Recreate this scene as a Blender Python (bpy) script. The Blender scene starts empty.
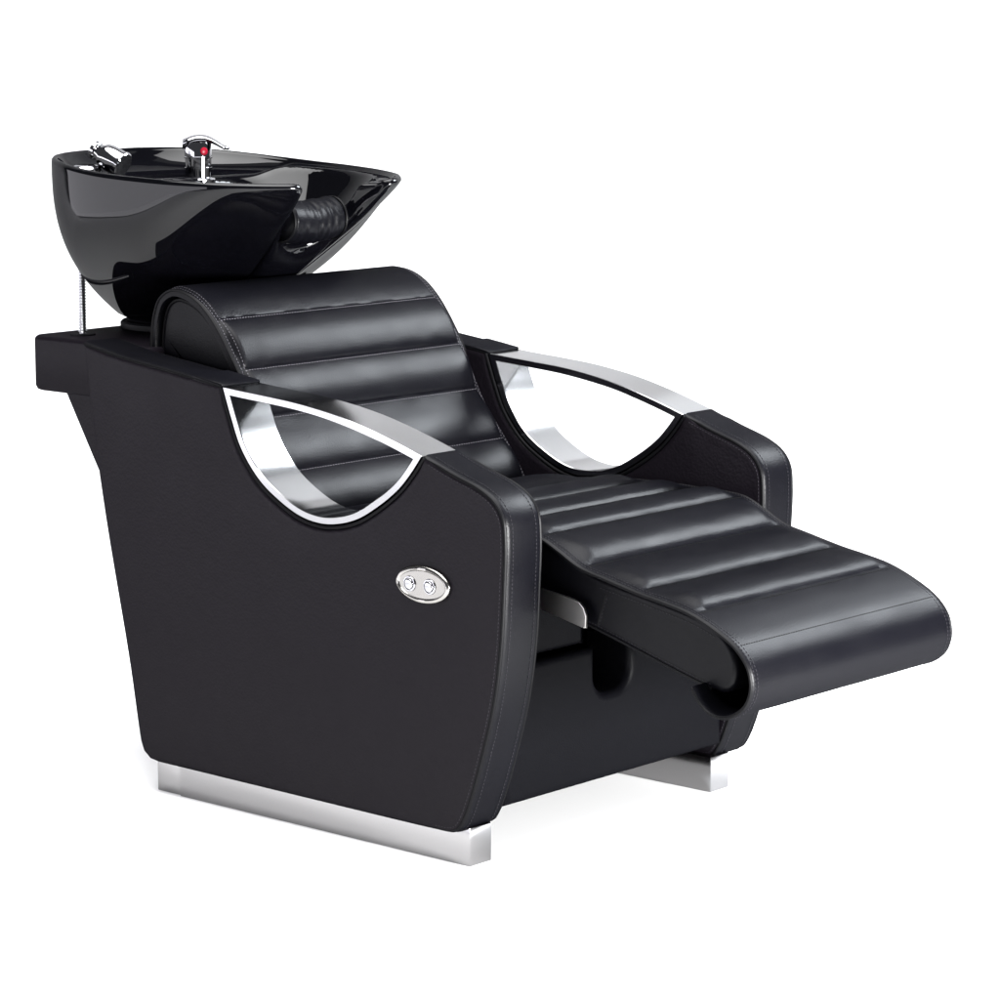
import bpy, bmesh, math, random
from mathutils import Vector, Matrix, noise
from mathutils.geometry import delaunay_2d_cdt
random.seed(7)
S = bpy.context.scene
COL = S.collection

# ------------------------------------------------------------------ camera
cam_d = bpy.data.cameras.new('camera')
cam = bpy.data.objects.new('camera', cam_d); COL.objects.link(cam)
RIGHT = Vector((0.75057929, 0.66078039, 0.0))
UP = Vector((-0.10555997, 0.11990539, 0.98715743))
FWD = Vector((-0.65229427, 0.74093993, -0.15975046))
M = Matrix((RIGHT, UP, -FWD)).transposed().to_4x4()
M.translation = Vector((2.86254879, -3.18746055, 1.21819367))
cam.matrix_world = M
cam_d.sensor_width = 36.0
cam_d.lens = 36.0 * 3132.941 / 1000.0
cam_d.clip_start = 0.1; cam_d.clip_end = 100.0
S.camera = cam
S.render.resolution_x = S.render.resolution_y = 1024

# ------------------------------------------------------------------ world, lights, exposure
W = bpy.data.worlds.new('World'); S.world = W; W.use_nodes = True
W.node_tree.nodes['Background'].inputs[0].default_value = (0.9, 0.92, 1.0, 1)
W.node_tree.nodes['Background'].inputs[1].default_value = 0.10
S.view_settings.view_transform = 'Standard'
S.view_settings.look = 'None'
S.view_settings.exposure = 0.0
S.view_settings.gamma = 1.0
S.view_settings.use_curve_mapping = False
S.cycles.max_bounces = 8
S.cycles.use_denoising = True

def area(name, loc, target, sx, sy, radiance, spread=180, col=(1, 1, 1)):
    d = bpy.data.lights.new(name, 'AREA'); d.shape = 'RECTANGLE'; d.size = sx; d.size_y = sy
    d.energy = radiance * math.pi * sx * sy; d.color = col; d.spread = math.radians(spread)
    o = bpy.data.objects.new(name, d); COL.objects.link(o)
    o.location = loc
    o.rotation_euler = (Vector(target) - Vector(loc)).to_track_quat('-Z', 'Y').to_euler()
    return o
area('overhead_floor_fill', (0.1, -0.1, 3.4), (0.0, 0.0, 0), 3.4, 3.4, 5.5, 110)  # added lamp from above, burns the floor out to white
area('key_softbox', (0.72, 2.62, 2.35), (0.1, 0.3, 0.5), 1.4, 1.2, 25.0, 120, (0.90, 0.95, 1.0))
area('chrome_fill', (0.15, 2.78, 2.35), (0.0, 0.3, 0.5), 3.6, 1.7, 0.95, 180, (0.92, 0.96, 1.0))  # added weak fill, evens out reflections in the chrome arm linings
area('side_softbox', (-2.6, -2.4, 0.72), (-0.7, 0.2, 0.75), 6.6, 1.38, 4.6, 180, (0.94, 0.93, 1.0))
area('shadow_fill', (2.3, 0.25, 0.5), (0.1, 0.32, 0.0), 0.9, 0.6, 190.0)  # added low lamp, lifts the floor shadow under the chair
area('backdrop_fill', (-1.3, 1.5, 4.4), (-2.6, 3.0, 1.0), 4.0, 1.5, 0.55)  # added lamp, keeps the rear of the sweep clipped to white

# ------------------------------------------------------------------ materials
def nt(name):
    m = bpy.data.materials.new(name); m.use_nodes = True
    t = m.node_tree
    for n in list(t.nodes): t.nodes.remove(n)
    out = t.nodes.new('ShaderNodeOutputMaterial')
    return m, t, out
def coat(name, base, spec, rough, bump=0.0, bscale=300.0, wob=0.0, edge=0.0, rvar=0.0):
    """dark coated surface: diffuse body plus a gloss layer"""
    m, t, out = nt(name)
    N, L = t.nodes.new, t.links.new
    dif = N('ShaderNodeBsdfDiffuse'); dif.inputs['Color'].default_value = (*base, 1)
    gl = N('ShaderNodeBsdfGlossy'); gl.inputs['Roughness'].default_value = rough
    lw = N('ShaderNodeLayerWeight'); lw.inputs['Blend'].default_value = 0.5
    pw = N('ShaderNodeMath'); pw.operation = 'POWER'; pw.inputs[1].default_value = 4.0
    L(lw.outputs['Facing'], pw.inputs[0])
    ma = N('ShaderNodeMath'); ma.operation = 'MULTIPLY_ADD'; ma.inputs[1].default_value = edge; ma.inputs[2].default_value = spec
    L(pw.outputs[0], ma.inputs[0])
    cc = N('ShaderNodeCombineColor')
    for i in range(3): L(ma.outputs[0], cc.inputs[i])
    L(cc.outputs[0], gl.inputs['Color'])
    add = N('ShaderNodeAddShader'); L(dif.outputs[0], add.inputs[0]); L(gl.outputs[0], add.inputs[1])
    L(add.outputs[0], out.inputs['Surface'])
    tc = N('ShaderNodeTexCoord')
    if rvar:
        n3 = N('ShaderNodeTexNoise'); n3.inputs['Scale'].default_value = 14; n3.inputs['Detail'].default_value = 5
        L(tc.outputs['Object'], n3.inputs['Vector'])
        mr = N('ShaderNodeMapRange'); mr.inputs['To Min'].default_value = rough - rvar; mr.inputs['To Max'].default_value = rough + rvar
        mr.inputs['From Min'].default_value = 0.3; mr.inputs['From Max'].default_value = 0.7
        L(n3.outputs['Fac'], mr.inputs['Value']); L(mr.outputs[0], gl.inputs['Roughness'])
    if bump:
        vo = N('ShaderNodeTexVoronoi'); vo.inputs['Scale'].default_value = bscale
        L(tc.outputs['Object'], vo.inputs['Vector'])
        b1 = N('ShaderNodeBump'); b1.inputs['Strength'].default_value = bump; b1.inputs['Distance'].default_value = 0.0006
        L(vo.outputs['Distance'], b1.inputs['Height'])
        last = b1
        if wob:
            no = N('ShaderNodeTexNoise'); no.inputs['Scale'].default_value = 45; no.inputs['Detail'].default_value = 3
            L(tc.outputs['Object'], no.inputs['Vector'])
            b2 = N('ShaderNodeBump'); b2.inputs['Strength'].default_value = wob; b2.inputs['Distance'].default_value = 0.002
            L(no.outputs['Fac'], b2.inputs['Height']); L(b2.outputs[0], b1.inputs['Normal'])
        L(last.outputs[0], dif.inputs['Normal']); L(last.outputs[0], gl.inputs['Normal'])
    return m
LEA = coat('black_leather', (0.0018, 0.0018, 0.0027), 0.0085, 0.35, bump=0.25, bscale=420, wob=0.05, edge=0.006, rvar=0.04)
PAN = coat('black_panel_leather', (0.0047, 0.0038, 0.0054), 0.0066, 0.36, bump=0.55, bscale=230, wob=0.10, edge=0.01, rvar=0.04)
PIP = coat('black_piping', (0.003, 0.003, 0.0035), 0.006, 0.42, edge=0.008)
MAT = coat('black_matte_leather', (0.0016, 0.0016, 0.0022), 0.003, 0.4, bump=0.25, bscale=420, wob=0.06, edge=0.004)
THR = coat('grey_thread', (0.065, 0.062, 0.07), 0.01, 0.5)
MTHR = coat('black_thread', (0.020, 0.019, 0.022), 0.008, 0.5)
DTHR = coat('dark_thread', (0.004, 0.004, 0.004), 0.005, 0.6)
CER = coat('black_ceramic', (0.0012, 0.0012, 0.0018), 0.021, 0.03, edge=0.10)
DARK = coat('black_plastic', (0.004, 0.004, 0.005), 0.012, 0.35)
def metal(name, col, rough, aniso=False):
    m, t, out = nt(name)
    p = t.nodes.new('ShaderNodeBsdfGlossy')
    p.inputs['Color'].default_value = (*col, 1)
    p.inputs['Roughness'].default_value = rough
    if aniso:
        tc = t.nodes.new('ShaderNodeTexCoord'); mp = t.nodes.new('ShaderNodeMapping')
        mp.inputs['Scale'].default_value = (4, 4, 900)
        no = t.nodes.new('ShaderNodeTexNoise'); no.inputs['Scale'].default_value = 3; no.inputs['Detail'].default_value = 4
        t.links.new(tc.outputs['Object'], mp.inputs['Vector']); t.links.new(mp.outputs[0], no.inputs['Vector'])
        mr = t.nodes.new('ShaderNodeMapRange'); mr.inputs['To Min'].default_value = rough - 0.05; mr.inputs['To Max'].default_value = rough + 0.08
        t.links.new(no.outputs['Fac'], mr.inputs['Value']); t.links.new(mr.outputs[0], p.inputs['Roughness'])
    t.links.new(p.outputs[0], out.inputs['Surface'])
    return m
CHR = metal('polished_chrome', (0.33, 0.33, 0.335), 0.12)
TAP = metal('tap_chrome', (0.36, 0.36, 0.375), 0.05)
STE = metal('satin_steel', (0.24, 0.237, 0.24), 0.12, True)
PLA = metal('plate_steel', (0.27, 0.262, 0.25), 0.22)
RED = coat('red_enamel', (0.16, 0.002, 0.010), 0.008, 0.3)
m, t, out = nt('white_sweep')
bd = t.nodes.new('ShaderNodeBsdfDiffuse'); bd.inputs['Color'].default_value = (0.86, 0.86, 0.86, 1)
t.links.new(bd.outputs[0], out.inputs['Surface']); SWEEP = m

# ------------------------------------------------------------------ helpers
def finish(name, bm, mats, parent=None, sharp=38):
    if not isinstance(mats, (list, tuple)): mats = [mats]
    bmesh.ops.recalc_face_normals(bm, faces=bm.faces[:])
    for f in bm.faces: f.smooth = True
    lim = math.radians(sharp)
    for e in bm.edges:
        if len(e.link_faces) == 2 and e.calc_face_angle(0) > lim: e.smooth = False
    me = bpy.data.meshes.new(name); bm.to_mesh(me); bm.free()
    for mm in mats: me.materials.append(mm)
    o = bpy.data.objects.new(name, me); COL.objects.link(o)
    if parent is not None: o.parent = parent
    return o

def catmull(pts, n=8, closed=False):
    P = [Vector(p) for p in pts]; out = []
    k = len(P)
    rng = range(k if closed else k - 1)
    for i in rng:
        if closed:
            p0, p1, p2, p3 = P[(i - 1) % k], P[i], P[(i + 1) % k], P[(i + 2) % k]
        else:
            p1, p2 = P[i], P[i + 1]
            p0 = P[i - 1] if i > 0 else p1 * 2 - p2
            p3 = P[i + 2] if i + 2 < k else p2 * 2 - p1
        # centripetal
        def tj(ti, a, b): return ti + max((b - a).length, 1e-6) ** 0.5
        t0 = 0; t1 = tj(t0, p0, p1); t2 = tj(t1, p1, p2); t3 = tj(t2, p2, p3)
        for j in range(n):
            tt = t1 + (t2 - t1) * j / n
            A1 = p0 * ((t1 - tt) / (t1 - t0)) + p1 * ((tt - t0) / (t1 - t0))
            A2 = p1 * ((t2 - tt) / (t2 - t1)) + p2 * ((tt - t1) / (t2 - t1))
            A3 = p2 * ((t3 - tt) / (t3 - t2)) + p3 * ((tt - t2) / (t3 - t2))
            B1 = A1 * ((t2 - tt) / (t2 - t0)) + A2 * ((tt - t0) / (t2 - t0))
            B2 = A2 * ((t3 - tt) / (t3 - t1)) + A3 * ((tt - t1) / (t3 - t1))
            out.append(B1 * ((t2 - tt) / (t2 - t1)) + B2 * ((tt - t1) / (t2 - t1)))
    if not closed: out.append(P[-1].copy())
    return out

def resample(pts, n):
    P = [Vector(p) for p in pts]
    L = [0.0]
    for a, b in zip(P, P[1:]): L.append(L[-1] + (b - a).length)
    out = []; j = 0
    for i in range(n):
        s = L[-1] * i / (n - 1)
        while j < len(L) - 2 and L[j + 1] < s: j += 1
        d = L[j + 1] - L[j]
        out.append(P[j].lerp(P[j + 1], 0 if d < 1e-9 else (s - L[j]) / d))
    return out

def poly_area(p):
    return 0.5 * sum(p[i].x * p[(i + 1) % len(p)].y - p[(i + 1) % len(p)].x * p[i].y for i in range(len(p)))

def offset_closed(p, d):
    """inward offset of a counter-clockwise 2-D loop"""
    n = len(p); out = []
    for i in range(n):
        a, b, c = p[i - 1], p[i], p[(i + 1) % n]
        e1 = (b - a); e2 = (c - b)
        if e1.length < 1e-9 or e2.length < 1e-9: out.append(b.copy()); continue
        e1.normalize(); e2.normalize()
        n1 = Vector((-e1.y, e1.x)); n2 = Vector((-e2.y, e2.x))
        h = n1 + n2
        if h.length < 1e-6: out.append(b + n1 * d); continue
        h.normalize()
        c_ = max(h.dot(n1), 0.55)
        out.append(b + h * (d / c_))
    return out

def ring_mesh(bm, rings, closed_ring=True, closed_path=False, cap=True):
    """skin a list of vertex rings"""
    vs = [[bm.verts.new(v) for v in r] for r in rings]
    n = len(vs[0]); fs = []
    pairs = list(zip(vs, vs[1:])) + ([(vs[-1], vs[0])] if closed_path else [])
    for a, b in pairs:
        for i in range(n if closed_ring else n - 1):
            j = (i + 1) % n
            fs.append(bm.faces.new((a[i], a[j], b[j], b[i])))
    if cap and not closed_path:
        bm.faces.new(vs[0]); bm.faces.new(vs[-1])
    return vs, fs

def slab(bm, prof, y0, y1, r=0.01, seg=4, flat=0.004, axis='y', puff=0.0):
    """closed (x,z) outline pushed along y, edges rounded by r"""
    p = [Vector(q) for q in prof]
    if poly_area(p) < 0: p.reverse()
    def to3(q, y):
        if axis == 'y': return Vector((q.x, y, q.y))
        return Vector((y, q.x, q.y))          # outline in (y,z) pushed along x
    rings = []
    offs = [(r + flat, 0)]
    for k in range(seg + 1):
        a = math.pi / 2 * k / seg
        offs.append((r * (1 - math.sin(a)), r * (1 - math.cos(a))))
    for ins, dy in offs: rings.append([to3(q, y0 + dy) for q in offset_closed(p, ins)])
    for ins, dy in reversed(offs): rings.append([to3(q, y1 - dy) for q in offset_closed(p, ins)])
    if not puff: return ring_mesh(bm, rings)
    vs, fs = ring_mesh(bm, rings, cap=False)
    loop2 = offset_closed(p, offs[0][0])
    def dist(q):
        best = 1e9
        for i in range(len(loop2)):
            a, b = loop2[i - 1], loop2[i]; ab = b - a
            t_ = min(max((q - a).dot(ab) / max(ab.length_squared, 1e-12), 0), 1)
            best = min(best, (q - a - ab * t_).length_squared)
        return best ** .5
    n = len(loop2); pts = list(loop2)
    xs = [q.x for q in p]; zs = [q.y for q in p]; st = .014
    for i in range(int((max(xs) - min(xs)) / st)):
        for j in range(int((max(zs) - min(zs)) / st)):
            q = Vector((min(xs) + st * (i + .5 + .5 * (j % 2)), min(zs) + st * (j + .5)))
            c = False
            for k in range(n):
                a, b = loop2[k - 1], loop2[k]
                if (a.y > q.y) != (b.y > q.y) and q.x < (b.x - a.x) * (q.y - a.y) / (b.y - a.y) + a.x: c = not c
            if c and dist(q) > .006: pts.append(q)
    ov, oe, of, orv, _, _ = delaunay_2d_cdt(pts, [(k, (k + 1) % n) for k in range(n)], [], 1, 1e-7)
    for ring, yy, sg in ((vs[0], y0, -1), (vs[-1], y1, 1)):
        mp = []
        for q, src in zip(ov, orv):
            if src and src[0] < n: mp.append(ring[src[0]])
            else:
                d = dist(q); h = puff * (1 - math.exp(-d / .045)) + (noise.noise(Vector((q.x * 9, yy, q.y * 9))) * .0009) * min(d / .03, 1)
                mp.append(bm.verts.new((q.x, yy + sg * h, q.y)))
        for f in of:
            try: bm.faces.new([mp[k] for k in f])
            except ValueError: pass
    return vs, fs

def rbox(bm, lo, hi, r=0.005, seg=3):
    b2 = bmesh.new(); bmesh.ops.create_cube(b2, size=1)
    lo, hi = Vector(lo), Vector(hi)
    for v in b2.verts:
        v.co = Vector((lo[i] + (v.co[i] + 0.5) * (hi[i] - lo[i]) for i in range(3)))
    if r: bmesh.ops.bevel(b2, geom=b2.edges[:], offset=r, segments=seg, affect='EDGES', profile=0.5)
    me = bpy.data.meshes.new('tmp'); b2.to_mesh(me); b2.free(); bm.from_mesh(me); bpy.data.meshes.remove(me)

def frames(path, closed=False):
    n = len(path); T = []
    for i in range(n):
        a = path[(i - 1) % n] if (closed or i > 0) else path[i]
        b = path[(i + 1) % n] if (closed or i < n - 1) else path[i]
        T.append((b - a).normalized())
    ref = Vector((0, 0, 1)) if abs(T[0].z) < 0.9 else Vector((1, 0, 0))
    u = (ref - T[0] * ref.dot(T[0])).normalized(); out = []
    for t_ in T:
        u = (u - t_ * u.dot(t_))
        u = u.normalized() if u.length > 1e-6 else t_.orthogonal().normalized()
        out.append((t_, u, t_.cross(u)))
    return out

def tube(bm, path, r, n=8, closed=False, mat=0):
    path = [Vector(p) for p in path]
    rings = []
    for i, (p, (t_, u, w)) in enumerate(zip(path, frames(path, closed))):
        rr = r(i / (len(path) - 1)) if callable(r) else r
        rings.append([p + (u * math.cos(2 * math.pi * k / n) + w * math.sin(2 * math.pi * k / n)) * rr for k in range(n)])
    before = len(bm.faces)
    ring_mesh(bm, rings, True, closed, not closed)
    bm.faces.ensure_lookup_table()
    for f in bm.faces[before:]: f.material_index = mat

def lathe(bm, prof, mat4, n=32):
    """prof: (r,h) list, spun about local z of mat4"""
    rings = [[mat4 @ Vector((max(r, 1e-5) * math.cos(2 * math.pi * k / n), max(r, 1e-5) * math.sin(2 * math.pi * k / n), h)) for k in range(n)] for r, h in prof]
    ring_mesh(bm, rings)

def stitches(bm, path, mat, dash=0.0034, gap=0.0022, r=0.00055):
    """short threads lying along a path"""
    path = [Vector(p) for p in path]
    L = [0.0]
    for a, b in zip(path, path[1:]): L.append(L[-1] + (b - a).length)
    def at(s):
        s = min(max(s, 0), L[-1])
        for i in range(at.j, len(L) - 1):
            if L[i + 1] >= s:
                at.j = i; d = L[i + 1] - L[i]
                return path[i].lerp(path[i + 1], 0 if d < 1e-9 else (s - L[i]) / d)
        return path[-1]
    at.j = 0
    s = 0.0
    while s + dash < L[-1]:
        a = at(s); b = at(s + dash)
        t_ = (b - a).normalized() if (b - a).length > 1e-7 else Vector((1, 0, 0))
        u = t_.orthogonal().normalized(); w = t_.cross(u)
        rings = []
        for c, k in ((a, 0.35), (a.lerp(b, .25), 1), (a.lerp(b, .75), 1), (b, 0.35)):
            rings.append([c + (u * math.cos(q) + w * math.sin(q)) * r * k for q in (0, math.pi / 2, math.pi, 3 * math.pi / 2)])
        before = len(bm.faces)
        ring_mesh(bm, rings)
        bm.faces.ensure_lookup_table()
        for f in bm.faces[before:]: f.material_index = mat
        s += dash + gap

def sstep(a, b, x):
    t_ = min(max((x - a) / (b - a), 0), 1); return t_ * t_ * (3 - 2 * t_)

def empty(name, loc=(0, 0, 0)):
    o = bpy.data.objects.new(name, None); COL.objects.link(o); o.location = loc; return o

# ------------------------------------------------------------------ setting: one white seamless sweep
bm = bmesh.new()
fx, fy = Vector((-0.66, 0.751, 0)).normalized(), Vector((0.751, 0.66, 0)).normalized()
org = Vector((-0.3, 0.3, 0))
prof = [(-2.6, 0), (0, 0), (2.0, 0)] + [(2.0 + 1.2 * math.sin(a), 1.2 - 1.2 * math.cos(a)) for a in [math.pi / 2 * k / 16 for k in range(1, 17)]] + [(3.2, 5.0)]
rows = []
for d, z in prof:
    rows.append([bm.verts.new(org + fx * d + fy * s + Vector((0, 0, z))) for s in (-4.5, 0, 4.5)])
for a, b in zip(rows, rows[1:]):
    for i in range(2): bm.faces.new((a[i], a[i + 1], b[i + 1], b[i]))
flo = finish('floor', bm, SWEEP); flo['kind'] = 'structure'

# ------------------------------------------------------------------ the chair
chair = empty('shampoo_chair', (-0.35, 0.316, 0))
chair['label'] = 'black leather salon shampoo chair with raised footrest, chrome arms and black wash basin'
chair['category'] = 'salon chair'
OFF = Vector((0.35, -0.316, 0))
MID = 0.316
def part(name, bm, mats, parent=None, sharp=38):
    p = parent or chair
    o = finish(name, bm, mats, p, sharp)
    if p is chair: o.location = OFF
    return o
def child(name, bm, mats, parent, sharp=38): return finish(name, bm, mats, parent, sharp)
def flip(y): return 2 * MID - y

# --- outlines in (x,z)
rear_edge = [(-.785, .690), (-.767, .555), (-.742, .417), (-.695, .203), (-.673, .085), (-.667, .066), (-.655, .054), (-.633, .050)]
bottom_edge = [(-.633, .050), (-.32, .048), (-.05, .047), (-.022, .048), (-.006, .055), (.006, .072)]
front_edge = [(.006, .072), (.020, .105), (.040, .165), (.062, .245), (.075, .33), (.080, .41), (.082, .475), (.078, .508), (.063, .530), (.036, .546), (-.02, .564), (-.074, .5805)]
eye_low = [(-.074, .5805), (-.084, .567), (-.097, .551), (-.116, .531), (-.140, .512), (-.166, .495), (-.197, .478), (-.234, .4665), (-.273, .4625), (-.314, .4685), (-.356, .486), (-.400, .514), (-.437, .557), (-.457, .600), (-.4745, .6455)]
eye_top = [(-.4745, .6455), (-.435, .6425), (-.394, .640), (-.311, .6335), (-.231, .622), (-.172, .609), (-.114, .593), (-.074, .5805)]
rear_top = [(-.4745, .6455), (-.53, .6555), (-.585, .662), (-.696, .675), (-.785, .690)]
C8 = lambda p, n: resample(catmull([Vector(q) for q in p], 8), n)
def off_line(line, d):
    out = []
    for i in range(len(line)):
        a = line[max(i - 1, 0)]; b = line[min(i + 1, len(line) - 1)]
        e = (b - a).normalized(); out.append(line[i] + Vector((-e.y, e.x)) * d)
    return out
tipF, tipR = Vector((-.0715, .5825)), Vector((-.4735, .6475))
front_line = front_edge[:-1] + [tuple(tipF)]
rear_line = [tuple(tipR)] + rear_top[1:]
TIPS = [Vector(rear_edge[0]), tipF, tipR]
outline = []
for seg_, n in ((rear_edge, 40), (bottom_edge, 50), (front_line, 60), (None, 60), (rear_line, 24)):
    outline += (C8(seg_, n)[:-1] if seg_ else [tipF] + off_line(C8(eye_low, n), .0035)[1:-1])
outline = [q for q in outline if all((q - c).length < 1e-4 or (q - c).length > .018 for c in TIPS)]

def inside_dir(p):  return -1 if poly_area(p) < 0 else 1
def side_panel(mirror):
    Y = (lambda y: flip(y)) if mirror else (lambda y: y)
    bm = bmesh.new()
    pr = outline if poly_area(outline) > 0 else list(reversed(outline))
    ins = pr
    y0, y1 = sorted((Y(-.018), Y(.062)))
    slab(bm, ins, y0, y1, r=0.011, seg=5, flat=0.004, puff=.0035)
    # piping and thread along front band and arm top, on both faces
    path = C8(bottom_edge[2:] + front_line[1:], 130)[:-2]; back = C8(rear_line, 60)[1:-1]
    for face, sgn in ((-.018, 1), (.062, -1)):
        loop = [Vector(q) for q in path]
        def band(line, inset, yy):
            out = []
            for i in range(len(line)):
                a = line[max(i - 1, 0)]; b = line[min(i + 1, len(line) - 1)]
                e = (b - a).normalized(); nrm = Vector((-e.y, e.x))     # points inward for this direction
                q = line[i] + nrm * inset
                out.append(Vector((q.x, Y(yy), q.y)))
            return out
        tube(bm, band(loop, .0034, face + sgn * .0034), lambda u: .0028 * min(1, .1 + (1 - u) / .04, .05 + u / .08), 8, mat=1)
        stitches(bm, band(loop, -.0004, face + sgn * .0155), 2)
        stitches(bm, band(loop, .0085, face + sgn * .0001), 2, r=.0005)
        tube(bm, band(back, .0036, face + sgn * .0032), .0022, 8, mat=1)
        eye = C8(eye_low, 120)
        tube(bm, band(eye, .0042, face + sgn * .003), .0026, 8, mat=1)
    bm.normal_update()
    for f in bm.faces:
        if f.material_index == 0 and abs(f.normal.y) < .75: f.material_index = 3
    return part('side_panel', bm, [PAN, PIP, MTHR, LEA])
side_panel(False); side_panel(True)

# --- chrome eye-shaped arm frames
def off_line(line, d):
    out = []
    for i in range(len(line)):
        a = line[max(i - 1, 0)]; b = line[min(i + 1, len(line) - 1)]
        e = (b - a).normalized(); out.append(line[i] + Vector((-e.y, e.x)) * d)
    return out
def cross_trim(A, B):
    """trim A's end and B's start at their crossing"""
    for i in range(len(A) - 1, 0, -1):
        for j in range(len(B) - 1):
            p, r = A[i - 1], A[i] - A[i - 1]; q, s = B[j], B[j + 1] - B[j]
            den = r.x * s.y - r.y * s.x
            if abs(den) < 1e-12: continue
            t_ = ((q - p).x * s.y - (q - p).y * s.x) / den; u = ((q - p).x * r.y - (q - p).y * r.x) / den
            if 0 <= t_ <= 1 and 0 <= u <= 1:
                x = p + r * t_
                return A[:i] + [x], [x] + B[j + 1:]
    return A, B
def eye_ring(d):
    lo = C8(list(reversed(eye_low)), 160)       # rear tip -> under -> front tip
    up = C8(list(reversed(eye_top)), 160)       # front tip -> over -> rear tip
    lo = off_line(lo, d); up = off_line(up, d)
    if d > 0:
        lo, up = cross_trim(lo, up); up, lo = cross_trim(up, lo)
    return resample(lo, 90)[:-1] + resample(up, 80)[:-1]
def arm_frame(mirror):
    Y = (lambda y: flip(y)) if mirror else (lambda y: y)
    w, b = .0112, .0012
    bm = bmesh.new()
    rings = []
    for ins, y in ((.0005, -.0165 + b), (b, -.0165), (w - b, -.0165), (w, -.0165 + b), (w, .0585 - b), (w - b, .0585), (b, .0585), (.0005, .0585 - b)):
        rings.append([Vector((q.x, Y(y), q.y)) for q in eye_ring(ins)])
    ring_mesh(bm, rings, True, True)
    return part('arm_frame', bm, CHR, sharp=25)
arm_frame(False); arm_frame(True)

# leather lips that tuck over the rear ends of the chrome arms
for mir in (False, True):
    bm = bmesh.new()
    pr = [Vector((-.540, .648)), Vector((-.485, .6425)), Vector((-.4735, .6445)), Vector((-.4715, .6470)), Vector((-.4740, .6490)), Vector((-.505, .6535)), Vector((-.540, .6582))]
    y0, y1 = sorted((flip(-.0165), flip(.0605))) if mir else (-.0165, .0605)
    slab(bm, pr, y0, y1, r=.0025, seg=3, flat=.0003)
    part('arm_cap', bm, LEA)

# --- padded covers
def normals2(p):
    out = []
    for i in range(len(p)):
        a = p[max(i - 1, 0)]; b = p[min(i + 1, len(p) - 1)]
        e = (b - a).normalized(); out.append(Vector((-e.y, e.x)))
    return out
def cover(name, prof, seams, y0, y1, thick, amp, skew, margin, thread, parent=None, ns=260, rip=1.0, nyc=56, smooth_from=None, first=1.0, lastk=1.0):
    """quilted leather sheet: prof runs so that its left side is the outside"""
    P = resample(catmull([Vector(q) for q in prof], 10), ns); Nn = normals2(P)
    L = [0.0]
    for a, b in zip(P, P[1:]): L.append(L[-1] + (b - a).length)
    S_ = []
    for sx in seams:                       # seam given as an (x,z) point near the profile
        i = min(range(ns), key=lambda k: (P[k] - Vector(sx)).length)
        S_.append(L[i])
    ss = [-0.06] + S_ + [L[-1] + .06]
    def puff(s):
        for k in range(len(ss) - 1):
            if ss[k] <= s <= ss[k + 1]:
                if smooth_from is not None and k >= smooth_from: return 0.0
                u = (s - ss[k]) / (ss[k + 1] - ss[k])
                u = u ** skew
                return max(math.sin(math.pi * u), 0) ** 0.6 * (first if k == 0 else 1) * (lastk if smooth_from is not None and k == smooth_from - 1 else 1)
        return 0.0
    # Y stations, denser at the edges
    ys = []
    for j in range(nyc + 1):
        u = j / nyc
        u = u - math.sin(2 * math.pi * u) / (2 * math.pi) * 0.72
        ys.append(y0 + (y1 - y0) * u)
    def edge(y):
        d = min(y - y0, y1 - y)
        return sstep(margin[0], margin[1], d)
    bm = bmesh.new(); top = []; bot = []
    def disp(i, y):
        s = L[i]
        q = Vector((P[i].x, y, P[i].y))
        w_ = (noise.noise(q * 18) * .0008 + noise.noise(q * 47) * .00035) * rip
        v = puff(s); e = edge(y)
        # small puckers running out of each seam
        ds = min(abs(s - k) for k in (S_[:-1] if smooth_from else S_))
        pk = math.exp(-(ds / .012) ** 2) * noise.noise(Vector((s * 8, y * 150, 3.1))) * .0013 if ds > .0015 else 0
        return amp * v * e + w_ * e * (0.35 + v) + pk * e
    for i in range(ns):
        rt, rb = [], []
        for y in ys:
            d = disp(i, y)
            n3 = Vector((Nn[i].x, 0, Nn[i].y)); q = Vector((P[i].x, y, P[i].y))
            ed = min(y - y0, y1 - y)
            rd = .003 * (1 - sstep(0, .004, ed))
            rt.append(bm.verts.new(q + n3 * (d - rd))); rb.append(bm.verts.new(q - n3 * (thick - rd * .5)))
        top.append(rt); bot.append(rb)
    m_ = len(ys)
    for i in range(ns - 1):
        for j in range(m_ - 1):
            bm.faces.new((top[i][j], top[i][j + 1], top[i + 1][j + 1], top[i + 1][j]))
            bm.faces.new((bot[i][j], bot[i + 1][j], bot[i + 1][j + 1], bot[i][j + 1]))
        bm.faces.new((top[i][0], top[i + 1][0], bot[i + 1][0], bot[i][0]))
        bm.faces.new((top[i][-1], bot[i][-1], bot[i + 1][-1], top[i + 1][-1]))
    for i in (0, ns - 1):
        for j in range(m_ - 1): bm.faces.new((top[i][j], bot[i][j], bot[i][j + 1], top[i][j + 1]))
    # threads: seams across, double row along both edges; piping along the edges
    def surf(i, y, up=.0006): return Vector((P[i].x, y, P[i].y)) + Vector((Nn[i].x, 0, Nn[i].y)) * (disp(i, y) + up)
    for s in S_:
        i = min(range(ns), key=lambda k: abs(L[k] - s)); i = min(i + 2, ns - 1)
        stitches(bm, [surf(i, y0 + .012 + (y1 - y0 - .024) * k / 90, .0004) for k in range(91)], thread, r=.0007)
    for yy in (y0 + .0065, y0 + .0125, y1 - .0065, y1 - .0125):
        stitches(bm, [surf(i, yy, .0004) for i in range(0, ns, 2)], 2, r=.0005)
    for yy in (y0 + .0005, y1 - .0005):
        tube(bm, [surf(i, yy, -.0022) for i in range(0, ns, 2)], .0024, 6, mat=1)
    return part(name, bm, [LEA, PIP, THR if thread == 2 else MTHR, DTHR], parent)

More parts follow.
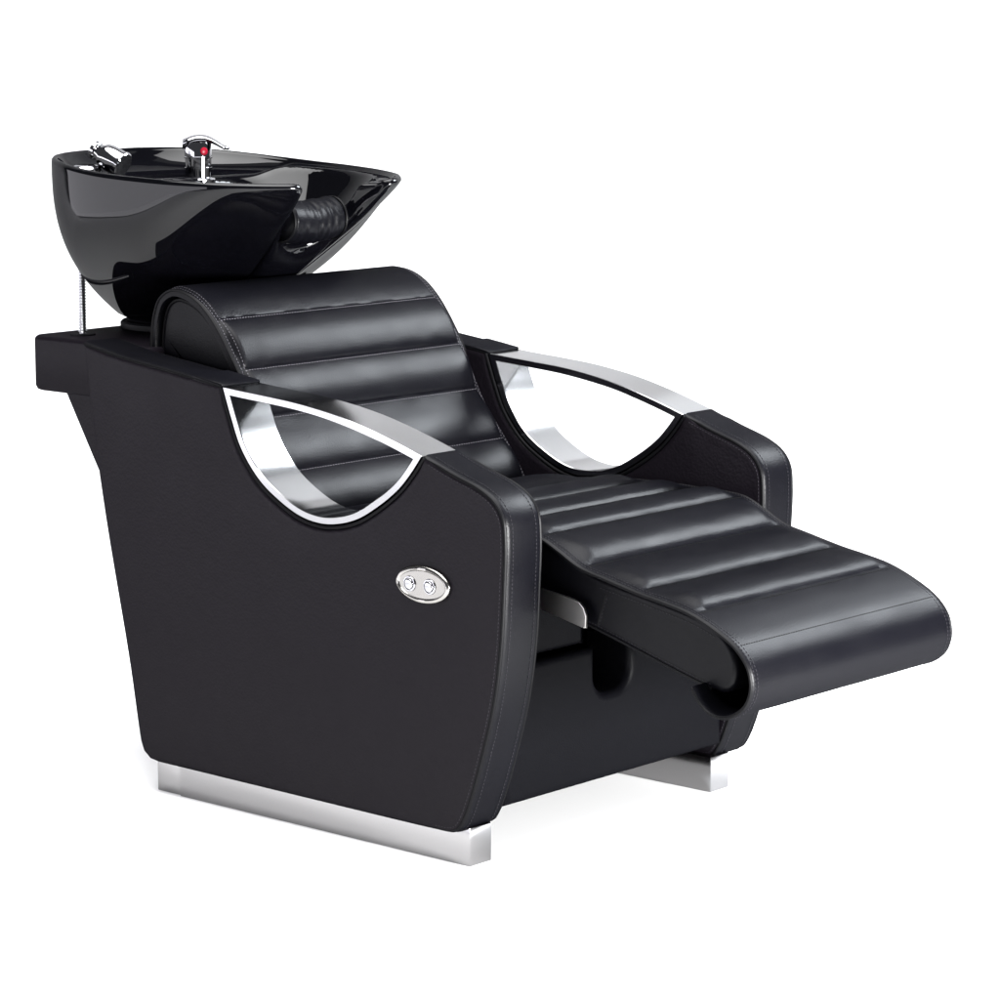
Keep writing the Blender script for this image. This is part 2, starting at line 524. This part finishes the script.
# backrest: from behind the head roll, over it, down to the seat
back_prof = [(-.722, .655), (-.720, .690), (-.713, .730), (-.699, .757), (-.671, .772), (-.640, .769), (-.610, .756), (-.582, .733), (-.560, .707), (-.541, .680), (-.524, .655), (-.508, .625), (-.494, .597), (-.476, .566), (-.449, .532), (-.424, .502), (-.402, .472), (-.386, .445), (-.376, .415)]
cover('backrest', back_prof, [(-.581, .731), (-.527, .660), (-.490, .590), (-.434, .514), (-.388, .449)], .066, .572, .013, .0105, 1.15, (.007, .017), 2, ns=230, first=.35, rip=.45)
bk = COL.objects['backrest']
bm = bmesh.new()
core = offset_closed([Vector(q) for q in reversed(C8(back_prof + [(-.55, .40), (-.70, .52)], 90))], .0155)
if poly_area(core) < 0: core.reverse()
slab(bm, core, .076, .562, r=.006, seg=3, flat=.002)
tube(bm, [Vector((q.x, .0775, q.y)) for q in offset_closed(core, .002)], .0026, 6, closed=True, mat=1)
o = child('bolster', bm, [LEA, PIP], bk)

# seat and footrest: one cover that runs out and hooks under at the end
seat_prof = [(-.385, .447), (-.34, .456), (-.26, .466), (-.17, .474), (-.09, .476), (-.02, .475), (.03, .474), (.062, .470), (.097, .455), (.133, .4375), (.181, .4265), (.24, .414), (.283, .407), (.326, .398), (.372, .380), (.407, .360), (.428, .335), (.4335, .308), (.426, .284), (.408, .267), (.387, .259), (.365, .2605), (.345, .273), (.329, .294)]
cover('seat_cushion', seat_prof, [(-.235, .469), (-.125, .475), (-.035, .475), (.055, .471), (.133, .4375), (.236, .415), (.328, .397), (.399, .3655)], .077, .556, .0065, .0105, 1.75, (.004, .042), 3, ns=300, smooth_from=8, lastk=.0)
seat = COL.objects['seat_cushion']
# padded leg-rest box under the cover
bm = bmesh.new()
legbox = [Vector(q) for q in [(-.10, .44), (-.10, .405), (.0, .381), (.145, .344), (.30, .301), (.345, .290), (.368, .288), (.383, .300), (.387, .325), (.380, .348), (.358, .370), (.318, .387), (.236, .403), (.18, .413), (.13, .424), (.09, .443), (.0, .455)]]
slab(bm, resample(catmull(legbox, 4, True) + [legbox[0]], 120)[:-1], .104, .529, r=.008, seg=3, flat=.002)
bot = C8([(0, .3825), (.145, .3455), (.30, .3025), (.345, .2915)], 60)
for yy in (.1035, .5295):
    tube(bm, [Vector((q.x, yy + (.004 if yy < .3 else -.004), q.y - .0005)) for q in bot], .0028, 6, mat=1)
    tube(bm, [Vector((.145 + k * .003, yy + .0006, .352 + k * .009)) for k in range(6)], .0014, 6, mat=1)
    for sh in (.006,): stitches(bm, [Vector((q.x, yy - .0003 if yy < .3 else yy + .0003, q.y + sh)) for q in bot], 2, r=.0005)
    topl = C8([(.15, .405), (.236, .390), (.318, .374), (.352, .362)], 50)
    stitches(bm, [Vector((q.x, yy - .0003 if yy < .3 else yy + .0003, q.y)) for q in topl], 2, r=.0005)
    stitches(bm, [Vector((.149 + k * .003, yy - .0003 if yy < .3 else yy + .0003, .352 + k * .009)) for k in range(6)], 2, r=.0005)
child('leg_rest', bm, [LEA, PIP, MTHR], seat)

# satin steel hinge plates at the sides of the leg rest
for y0 in (.086, flip(.091)):
    bm = bmesh.new()
    pl = [Vector(q) for q in [(-.02, .368), (.05, .366), (.130, .3495), (.1385, .349), (.139, .366), (.135, .377), (.127, .384), (.115, .3875), (-.02, .405)]]
    slab(bm, pl, y0, y0 + .005, r=.001, seg=2, flat=.0004)
    part('hinge_plate', bm, metal('brushed_plate', (.35, .34, .33), .28))

# --- body between the side panels
bm = bmesh.new()
yl, yr = .063, flip(.063)
sl, sr = .262, .342
fp = [Vector(q) for q in [(yl, .075), (yr, .075), (yr, .279), (sr, .279)]]
def arc(cx, cz, r, a0, a1, n): return [Vector((cx + r * math.cos(a0 + (a1 - a0) * k / n), cz + r * math.sin(a0 + (a1 - a0) * k / n))) for k in range(n + 1)]
fp += arc(sr - .03, .235, .03, 0, -math.pi / 2, 8) + arc(sl + .03, .235, .03, -math.pi / 2, -math.pi, 8)
fp += [Vector((sl, .279)), Vector((yl, .279))]
slab(bm, fp, -.08, .012, r=.012, seg=5, flat=.002, axis='x')
part('front_panel', bm, MAT)
for a, b in ((yl, .243), (flip(.243), yr)):
    bm = bmesh.new(); rbox(bm, (-.08, a, .284), (.004, b, .425), .008, 3)
    part('front_rail', bm, MAT)
bm = bmesh.new()
rbox(bm, (-.69, .0635, .085), (-.084, flip(.0635), .43), .006, 2)
part('body_frame', bm, DARK)
# rear bracket that carries the basin
bm = bmesh.new()
def rect_prof(x0, x1, y0, y1, r):
    return arc(x0 + r, y0 + r, r, math.pi, 1.5 * math.pi, 8) + [Vector((x1, y0)), Vector((x1, y1))] + arc(x0 + r, y1 - r, r, .5 * math.pi, math.pi, 8)
rp = rect_prof(-.994, -.700, .050, flip(.055), .03)
rings = []
for ins, z in ((.008, .592), (.003, .594), (.0, .600), (0, .673), (.0015, .677), (.005, .6795), (.010, .680)):
    rings.append([Vector((q.x, q.y, z)) for q in offset_closed(rp, ins)])
ring_mesh(bm, rings)
part('basin_bracket', bm, PAN)
bm = bmesh.new()
bpn = [Vector(q) for q in [(-.925, .594), (-.838, .455), (-.825, .40), (-.70, .20), (-.69, .08), (-.60, .08), (-.60, .594)]]
slab(bm, bpn, .066, flip(.066), r=.006, seg=3, flat=.002)
part('back_panel', bm, PAN)

# --- steel plinth
def rail(y0, y1):
    bm = bmesh.new(); rbox(bm, (-.598, y0, 0), (0, y1, .0560), .0012, 2); return part('base_rail', bm, STE)
rail(0, .0456); rail(.556, .601)
bm = bmesh.new(); rbox(bm, (-.653, .004, 0), (-.5995, .597, .0550), .0012, 2)
part('base_crossbar', bm, STE)

# --- control plate on the near side panel
bm = bmesh.new()
cx, cz, ax, az = -.0665, .4005, .0505, .0265; PY = -.0032
def ell(k, y, n=64): return [Vector((cx + (ax + k) * math.cos(2 * math.pi * i / n), y + PY, cz + (az + k) * math.sin(2 * math.pi * i / n))) for i in range(n)]
ring_mesh(bm, [ell(.0, -.017), ell(.0006, -.0205), ell(-.0012, -.0235), ell(-.0045, -.0245), ell(-.0065, -.0232), ell(-.0072, -.0222), ell(-.012, -.0222)])
cp = part('control_plate', bm, PLA, sharp=50)
for bx in (-.0900, -.0520):
    bm = bmesh.new()
    MT = Matrix.Translation((bx, -.022 + PY, cz - .001)) @ Matrix.Rotation(math.radians(90), 4, 'X')
    lathe(bm, [(.0112, -.001), (.0112, .0014), (.0105, .0022), (.0092, .0022), (.0086, .0006), (.0076, .0006), (.0074, .0030), (.0066, .0038), (.0035, .0042), (.0003, .0043)], MT, 40)
    child('push_button', bm, TAP, cp, sharp=50)

# ------------------------------------------------------------------ basin
half = [(-.5305, .104, .9262), (-.5325, .115, .9272), (-.543, .131, .9275), (-.561, .155, .9280), (-.590, .182, .929), (-.632, .208, .930), (-.690, .230, .932), (-.760, .241, .935), (-.835, .241, .9385), (-.905, .230, .9435), (-.965, .210, .9490), (-1.012, .184, .9535), (-1.045, .150, .9570), (-1.063, .105, .9590), (-1.070, .055, .9600), (-1.072, 0, .9600)]
notch = [(-.648, 0, .826), (-.643, .026, .829), (-.628, .050, .842), (-.602, .070, .868), (-.568, .083, .899), (-.546, .090, .915), (-.535, .094, .9225)]
h3 = catmull([Vector(q) for q in notch + half], 7)
h3 = resample(h3, 100)
rim = h3 + [Vector((q.x, -q.y, q.z)) for q in reversed(h3[1:-1])]
nR = len(rim)
BC = Vector((-.905, 0, .70)); BR = .108; BM = .309
cen2 = Vector((-.80, 0, 0))
bm = bmesh.new(); rings = []
def out2(q):
    d = Vector((q.x - cen2.x, q.y, 0)); return d.normalized()
base = []
for q in rim:
    d = Vector((q.x - BC.x, q.y, 0)).normalized(); base.append(BC + d * BR)
# foot, outer wall up to the rim
rings.append([Vector((BC.x + (b.x - BC.x) * .80, b.y * .80, .679)) for b in base])
rings.append([Vector((BC.x + (b.x - BC.x) * .84, b.y * .84, .695)) for b in base])
NT = 30
for k in range(NT + 1):
    t_ = 1 - k / NT                       # 1 at the foot, 0 at the rim
    ring = []
    for q, b in zip(rim, base):
        fr = sstep(-.78, -.56, q.x)       # straight under the front prongs, bellied elsewhere
        p_ = 2.75 * (1 - fr) + 1.15 * fr
        h = 1 - t_ ** p_
        z = q.z - .004 - (q.z - .004 - .703) * t_
        ring.append(Vector((b.x + (q.x - b.x) * h, b.y + (q.y - b.y) * h, z)))
    rings.append(ring)
# rolled rim
for ins, dz in ((.0005, .0), (.003, .003), (.007, .004), (.011, .0025), (.0135, -.002)):
    rings.append([q - out2(q) * ins + Vector((0, 0, dz)) for q in rim])
# interior
deep = Vector((-.765, 0, 0))
def bowl_floor(x, y):
    e = ((x + .745) / .150) ** 2 + (y / .170) ** 2
    basin = .775 + .10 * min(e, 1.6)
    deck = .9235 + .10 * (-.93 - x) * .1
    w_ = sstep(-.860, -.895, x) if x < -.86 else 0
    w_ = sstep(.0, 1.0, (-.855 - x) / .035)
    return basin * (1 - w_) + deck * w_
NI = 46
for k in range(1, NI + 1):
    s = k / NI
    ring = []
    for q in rim:
        a = q - out2(q) * .0135; a.z = q.z - .002
        c = a.lerp(Vector((deep.x, 0, a.z)), s * .985)
        fl = min(bowl_floor(c.x, c.y), a.z - .002)
        w_ = 1 - (1 - min(s / .16, 1)) ** 2.2
        ring.append(Vector((c.x, c.y, a.z * (1 - w_) + fl * w_)))
    rings.append(ring)
rings = [[v + Vector((0, BM, 0)) for v in r] for r in rings]
ring_mesh(bm, rings)
basin = part('basin', bm, CER, sharp=80)

# neck rest: gathered leather pad lying in the notch
bm = bmesh.new(); rings = []
nA = 48
for j in range(61):
    u = j / 60; dy = -.062 + .122 * u
    endf = min(u, 1 - u)
    r0 = .0335 * (1 - (1 - min(endf / .10, 1)) ** 2.4 * .55) if endf < .10 else .0335
    ring = []
    for k in range(nA):
        a = 2 * math.pi * k / nA
        fold = noise.noise(Vector((dy * 85 + math.sin(a * 1.0) * .55, a * .35, 2.0))) * .0024 + math.sin(dy * 420 + math.sin(a) * 1.6) * .0005
        rr = r0 + fold * min(endf / .08, 1)
        ring.append(Vector((-.619 + rr * 1.02 * math.cos(a), BM + dy, .864 + rr * 1.0 * math.sin(a) + .10 * (dy / .062) ** 2 * .05)))
    rings.append(ring)
ring_mesh(bm, rings)
for u in (-.058, .056):
    tube(bm, [Vector((-.619 + .0325 * math.cos(a), BM + u, .8675 + .0325 * math.sin(a))) for a in [2 * math.pi * k / 40 for k in range(40)]], .0022, 6, closed=True, mat=1)
part('neck_rest', bm, [LEA, PIP])

# mixer tap
fx_, fy_, fz_ = -.905, .346, .916
face = Vector((.66, -.75, 0)).normalized(); rt = Vector((.75, .66, 0))
bm = bmesh.new()
MT = Matrix.Translation((fx_, fy_, fz_))
lathe(bm, [(.023, -.004), (.023, .002), (.0215, .004), (.0175, .005), (.0175, .018), (.0185, .0185), (.0185, .0205), (.0172, .021), (.0172, .034), (.0185, .0345), (.0185, .037), (.0178, .0375), (.0178, .056), (.0165, .060), (.010, .063), (.0003, .0635)], MT @ Matrix.Diagonal((1.24, 1.24, 1.04, 1)), 40)
tap = part('mixer_tap', bm, TAP, sharp=40)
bm = bmesh.new(); rings = []
for k in range(25):
    u = k / 24
    c = Vector((fx_, fy_, fz_)) + rt * (-.025 + .076 * u) + Vector((0, 0, .0575 + .011 * math.sin(math.pi * min(u * 1.15, 1)) - .006 * u * u + .001))
    w_ = .0200 * (1 - .40 * u) * (1 - (1 - min(u / .12, 1)) ** 2 * .5) * (1 - max((u - .85) / .15, 0) ** 2 * .7)
    h = .0085 * (1 - .60 * u)
    ring = []
    for i in range(20):
        a = 2 * math.pi * i / 20
        ring.append(c + face * w_ * math.cos(a) + Vector((0, 0, h * math.sin(a))))
    rings.append(ring)
ring_mesh(bm, rings); child('lever', bm, TAP, tap, sharp=60)
bm = bmesh.new()
d_ = (face + rt * .60).normalized()
lathe(bm, [(.0064, -.001), (.0064, .0010), (.005, .0018), (.0003, .0018)], Matrix.Translation(Vector((fx_, fy_, fz_ + .048)) + d_ * .0219) @ d_.to_track_quat('Z', 'Y').to_matrix().to_4x4(), 20)
child('temperature_dot', bm, RED, tap)

# pull-out spray resting on the rear deck
ax_ = (rt * .82 + Vector((0, 0, -.42)) + face * .38).normalized()
sp = Vector((-.965, .215, .9565)) - rt * .008
MT = Matrix.Translation(sp) @ ax_.to_track_quat('Z', 'Y').to_matrix().to_4x4()
bm = bmesh.new()
lathe(bm, [(.0003, -.030), (.012, -.030), (.0145, -.028), (.0145, -.022), (.0125, -.020), (.0135, -.014), (.0185, -.008), (.0205, .0), (.0208, .012), (.0200, .0235), (.0212, .0245), (.0212, .029), (.0195, .0305), (.016, .0305), (.0003, .029)], MT @ Matrix.Scale(1.04, 4), 40)
spray = part('spray_head', bm, TAP, sharp=40)
bm = bmesh.new()
lathe(bm, [(.0265, -.004), (.0265, .004), (.023, .009), (.0175, .012), (.015, .012), (.015, -.004)], Matrix.Translation(sp + Vector((-.012, -.012, -.024)) - rt * .020), 36)
child('holder_collar', bm, TAP, spray)

# braided hose between basin and bracket
bm = bmesh.new(); rings = []
NH = 260
for k in range(NH + 1):
    u = k / NH
    c = Vector((-.921 - .125 * u, .104 + .110 * u, .676 + .125 * u))
    r_ = .0058 + .0012 * math.sin(u * 2 * math.pi * 30)
    rings.append([c + Vector((math.cos(2 * math.pi * i / 14) * r_, math.sin(2 * math.pi * i / 14) * r_, 0)) for i in range(14)])
ring_mesh(bm, rings); part('spray_hose', bm, metal('hose_chrome', (.5, .5, .52), .18), sharp=80)
bm = bmesh.new()
lathe(bm, [(.020, .0), (.020, .0018), (.018, .0026), (.008, .0026), (.0003, .001)], Matrix.Translation((-.923, .106, .680)), 32)
part('hose_grommet', bm, DARK)
# pedestal collar under the basin
bm = bmesh.new()
lathe(bm, [(.104, .0), (.104, .008), (.101, .011), (.092, .012), (.088, .016), (.088, .03)], Matrix.Translation((-.905, BM, .680)), 56)
part('pedestal_collar', bm, DARK)
